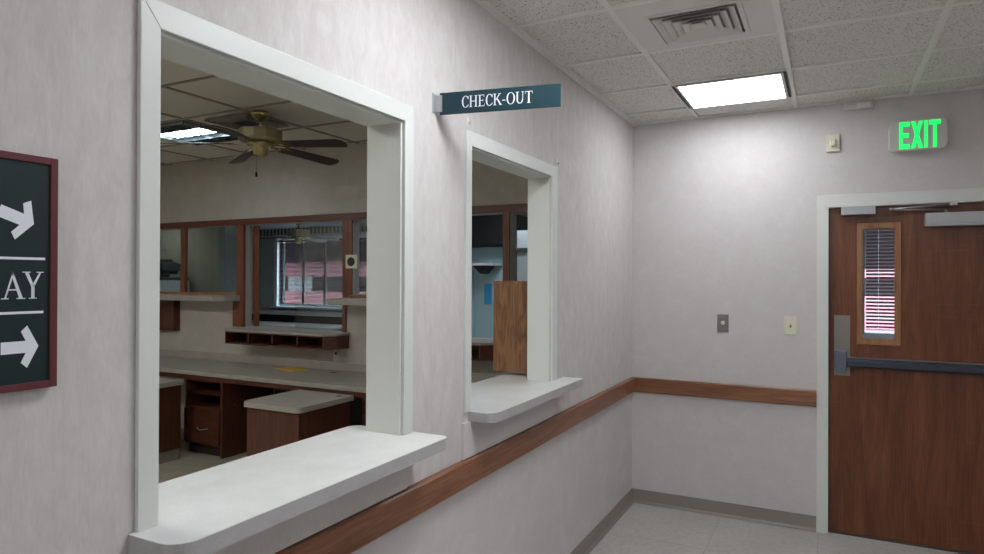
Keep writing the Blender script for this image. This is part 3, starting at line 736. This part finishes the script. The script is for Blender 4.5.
for k in range(5):
    a_ = .03*k; q.box(x0+a_, x1-a_, y0+a_, y0+a_+.012, RZ-.012, RZ); q.box(x0+a_, x1-a_, y1-a_-.012, y1-a_, RZ-.012, RZ)
    q.box(x0+a_, x0+a_+.012, y0+a_+.012, y1-a_-.012, RZ-.012, RZ); q.box(x1-a_-.012, x1-a_, y0+a_+.012, y1-a_-.012, RZ-.012, RZ)
q.build('louvres', M['tbar_grey'], t)
MB().box(x0+.012, x1-.012, y0+.012, y1-.012, RZ-.002, RZ).build('duct_back', M['black'], t)

# ------------------------------------------------------------------ far room with the blinds
FX0, FX1 = -7.58, -.3; yb0 = YE+.12
WX = (-7.06, -5.10); WZ = (1.18, 2.34)
struct('wall_back', MB().holes('y', D3, D3+.15, FX0-.1, FX1+.1, 0, 2.6, [(WX[0], WX[1], WZ[0], WZ[1])]), M['far_paint'], 'window wall of the far room')
struct('wall_front', MB().box(FX0-.1, XL-.1, YE, yb0, 0, 2.6), M['far_paint'], 'near wall of the far room beside the office')
struct('wall_left', MB().box(FX0-.1, FX0, yb0, D3, 0, 2.6), M['far_paint'], 'side wall of the far room')
struct('wall_right', MB().box(FX1, FX1+.1, yb0, D3, 0, 2.6), M['far_paint'], 'right wall of the far room')
struct('ceiling', MB().box(FX0-.1, FX1+.1, yb0, D3+.1, FZ, FZ+.06), mat('far_ceiling', 'c9ccd2', .8), 'pale ceiling of the far room')
struct('wall_left', MB().box(FX0, -5.87, 6.0, 6.1, 0, FZ), M['green_paint'], 'grey-green partition behind the left interior window')
q = MB(); q.box(FX0, FX1, D3-.004, D3, FZ-.11, FZ); q.box(FX0, FX0+.004, 6.1, D3-.004, FZ-.11, FZ)
struct('trim_12', q, M['border'], 'patterned wallpaper border under the far room ceiling')
w = sroot('window_9', 'white window behind maroon blinds in the far room')
q = MB(); fr_ = .05
q.box(WX[0], WX[0]+fr_, D3+.08, D3+.13, *WZ); q.box(WX[1]-fr_, WX[1], D3+.08, D3+.13, *WZ); q.box(WX[0]+fr_, WX[1]-fr_, D3+.08, D3+.13, WZ[0], WZ[0]+fr_); q.box(WX[0]+fr_, WX[1]-fr_, D3+.08, D3+.13, WZ[1]-.03, WZ[1])
q.box(WX[0], WX[0]+.006, D3-.012, D3+.08, *WZ); q.box(WX[0]-.06, WX[0], D3-.012, D3, WZ[0], WZ[1]+.05); q.box(WX[0], WX[1], D3-.012, D3, WZ[1], WZ[1]+.05)
for xm in (-6.56, -6.09, -5.62): q.box(xm-.022, xm+.022, D3+.085, D3+.105, WZ[0]+fr_, WZ[1]-.03)
q.build('frame', M['window_white'], w)
MB().box(WX[0]-.05, WX[1]+.05, D3-.12, D3+.02, WZ[0]-.03, WZ[0]).build('sill', M['window_white'], w)
MB().box(WX[0]+fr_, WX[1]-fr_, D3+.11, D3+.114, WZ[0]+fr_, WZ[1]-.03).build('pane', M['glass'], w)
blind(WX[0]+.06, WX[1]-.01, D3-.02, WZ[0]+.02, WZ[1]-.05, .0215, -38, .029, 'wide maroon slatted blind across the far room window', None, cords=(.08,.3,.55,.85))
for lx, ly, lb in ((-6.7, 5.45, 'hidden fill panel added above the office machine'), (-4.2, 6.9, 'hidden fill panel added in the middle of the far room'), (-1.4, 5.75, 'hidden fill panel added above the framed cabinet')):  # panels hidden above the header, added to brighten the far room
    t = thing('ceiling_light', (lx, ly, FZ), lb, 'light')
    MB().box(lx-.3, lx+.3, ly-.3, ly+.3, FZ-.012, FZ).build('housing', M['white_plastic'], t)
    MB().box(lx-.27, lx+.27, ly-.27, ly+.27, FZ-.015, FZ-.012).build('diffuser', M['fill_far' if lx > -6 else 'fill_dim'], t)
# furniture in the far room
t = thing('credenza', (-6.2, 7.85, 0), 'dark low cabinet under the far window, top coloured white for daylight on it', 'cabinet')
MB().box(-7.5, -4.4, 7.6, 8.07, 0, 1.08).build('body', M['softblack'], t); MB().box(-7.52, -4.38, 7.57, 8.075, 1.08, 1.12).build('top', M['lam_white'], t)  # white top paints in the daylight that falls on it
t = thing('office_table', (-5.9, 6.9, 0), 'dark table in the far room, top coloured white as a bright line of light', 'table')
MB().box(-6.9, -4.4, 6.5, 7.1, .985, 1.01).build('top', M['lam_white'], t)  # white top drawn as a bright line of light
MB().box(-5.6, -5.1, 6.55, 6.9, 0, .984).build('pedestal', M['facade_grey'], t); MB().box(-6.85, -6.2, 6.55, 7.0, 0, .984).build('pedestal', M['softblack'], t)
# equipment seen through left light
t = thing('office_machine', (-6.7, 5.72, 0), 'dark blue-grey office machine on a pale stand behind the left interior window', 'machine')
MB().box(-7.05, -6.3, 5.5, 5.9, 0, 1.62).build('stand', M['noticewhite'], t, bevel=.005)
MB().box(-7.0, -6.32, 5.48, 5.9, 1.62, 1.66).build('tray', M['device'], t, bevel=.01)
q = MB(); q.box(-6.76, -6.46, 5.55, 5.85, 1.70, 1.86); q.box(-6.70, -6.50, 5.60, 5.80, 1.86, 1.90); q.box(-6.66, -6.56, 5.6, 5.8, 1.66, 1.70); q.box(-6.46, -6.32, 5.6, 5.8, 1.74, 1.84); q.box(-6.90, -6.80, 5.6, 5.8, 1.66, 1.87); q.box(-6.80, -6.76, 5.65, 5.75, 1.76, 1.80)
q.build('head', M['device'], t, bevel=.015)

# recess seen through narrow window
t = thing('supply_cabinet', (-2.2, 6.8, 0), 'tall pale blue cabinet behind the second pass-through', 'cabinet')
MB().box(-2.75, -1.90, 6.52, 7.0, 0, 2.01).build('body', M['cyan'], t, bevel=.004)
MB().box(-2.72, -2.3, 6.505, 6.52, .1, 1.75).build('door', M['cyan'], t, bevel=.002)
t = thing('wall_cabinet', (-2.2, 6.6, 2.02), 'dark overhead cabinet above the pale blue cabinet', 'cabinet')
MB().box(-3.2, -1.70, 6.3, 7.0, 2.015, 2.35).build('body', M['softblack'], t, bevel=.003)
MB().box(-3.18, -2.45, 6.285, 6.3, 2.03, 2.33).build('door', M['softblack'], t); MB().box(-2.44, -1.72, 6.285, 6.3, 2.03, 2.33).build('door', M['softblack'], t)
t = thing('bracket_shelf', (-2.1, 6.4, 1.72), 'small white shelf on dark triangular bracket fixed to the pale blue cabinet', 'shelf')
MB().box(-2.35, -1.93, 6.25, 6.504, 1.80, 1.825).build('board', M['window_white'], t)
MB().prism([(-2.2,1.80),(-2.02,1.80),(-2.10,1.71)], (0,6.30,0), (1,0,0), (0,0,1), (0,1,0), .2).build('bracket', M['softblack'], t)
o = MB().box(-2.155, -2.065, 6.5, 6.5045, 1.37, 1.60).build('notice', M['noticeblue'], base=(-2.11,6.5,1.37)); tag(o, 'blue notice stuck on the pale blue cabinet below the shelf', 'notice')
t = thing('framed_cabinet', (-1.2, 6.3, 0), 'dark framed grey glazed cabinet behind the oak wing', 'cabinet')
MB().box(-1.56, -.6, 6.05, 6.5, 0, 2.15).build('body', M['facade_grey'], t)
q = MB(); q.box(-1.60, -1.54, 6.02, 6.05, 0, 2.15); q.box(-1.54, -.6, 6.02, 6.05, 1.93, 1.97); q.build('frame', M['softblack'], t)

# ------------------------------------------------------------------ outdoors beyond the blinds
YO = 14.
struct('ground', MB().box(-30, 12, D3+.15, 40, -.15, -.05), M['asphalt']) if False else None
o = MB().box(-30, 12, D3+.15, 34, -.15, -.05).build('ground', M['asphalt']); o['kind'] = 'structure'; o['label'] = 'asphalt outside the building'
o = MB().box(.5, 12, 6.62, D3+.14, -.15, -.05).build('ground', M['asphalt']); o['kind'] = 'structure'; o['label'] = 'paving outside the exit door'
t = thing('neighbour_building', (-6, YO, -.05), 'dark building outside with pink bands painted as bright daylight through the blinds', 'building')
q = MB(); q.box(-28, 10, YO, YO+.4, -.05, 4.2); q.box(-28, 10, YO-1.6, YO+.4, 3.0, 3.2)
q.build('wall', M['facade_dark'], t)
q = MB()
q.box(-28, -3, YO-.04, YO, 1.70, 2.09); q.box(-28, -3, YO-.04, YO, .88, 1.31); q.box(-2, 10, YO-.04, YO, 1.70, 1.86); q.box(-2, 10, YO-.04, YO, .70, 1.36)
q.build('light_bands', M['pink'], t)  # pink colour stands in for bright outdoors tinted by the maroon slats
MB().box(-12.5, -11.6, YO-.04, YO, 1.311, 1.699).build('window', M['facade_grey'], t)

# ------------------------------------------------------------------ world, sun
w = bpy.data.worlds.new('sky'); sc.world = w; w.use_nodes = True
bg = w.node_tree.nodes['Background']; bg.inputs['Color'].default_value = (.75,.87,1,1); bg.inputs['Strength'].default_value = 11.0
sl = bpy.data.lights.new('sun', 'SUN'); sl.energy = 3.0; sl.angle = .02; so = bpy.data.objects.new('sun', sl); COL.objects.link(so)
so.rotation_euler = (math.radians(58), 0, math.radians(25))   # falls on the street facade

# ------------------------------------------------------------------ camera
f, yaw, pit, rol = 652.13, math.radians(27.32), math.radians(.2), math.radians(.222)
Fv = Vector((-math.sin(yaw)*math.cos(pit), math.cos(yaw)*math.cos(pit), math.sin(pit)))
Rt = Vector((math.cos(yaw), math.sin(yaw), 0)); Uv = Rt.cross(Fv)
r1 = Rt*math.cos(rol)+Uv*math.sin(rol); u1 = Uv*math.cos(rol)-Rt*math.sin(rol)
cd = bpy.data.cameras.new('camera'); cam = bpy.data.objects.new('camera', cd); COL.objects.link(cam)
mw = Matrix((r1, u1, -Fv)).transposed().to_4x4(); mw.translation = Vector((1.2989, 0, 1.65)); cam.matrix_world = mw
cd.sensor_width = 36; cd.lens = f/984*36; cd.clip_start = .02
sc.camera = cam
sc.view_settings.view_transform = 'Standard'; sc.view_settings.look = 'None'; sc.view_settings.gamma = 1; sc.view_settings.use_curve_mapping = False
sc.view_settings.exposure = 0.2
sc.cycles.use_denoising = True
sc.cycles.max_bounces = 8; sc.cycles.diffuse_bounces = 5; sc.cycles.transparent_max_bounces = 12
for o in bpy.data.objects:
    if '_w' in o: del o['_w']
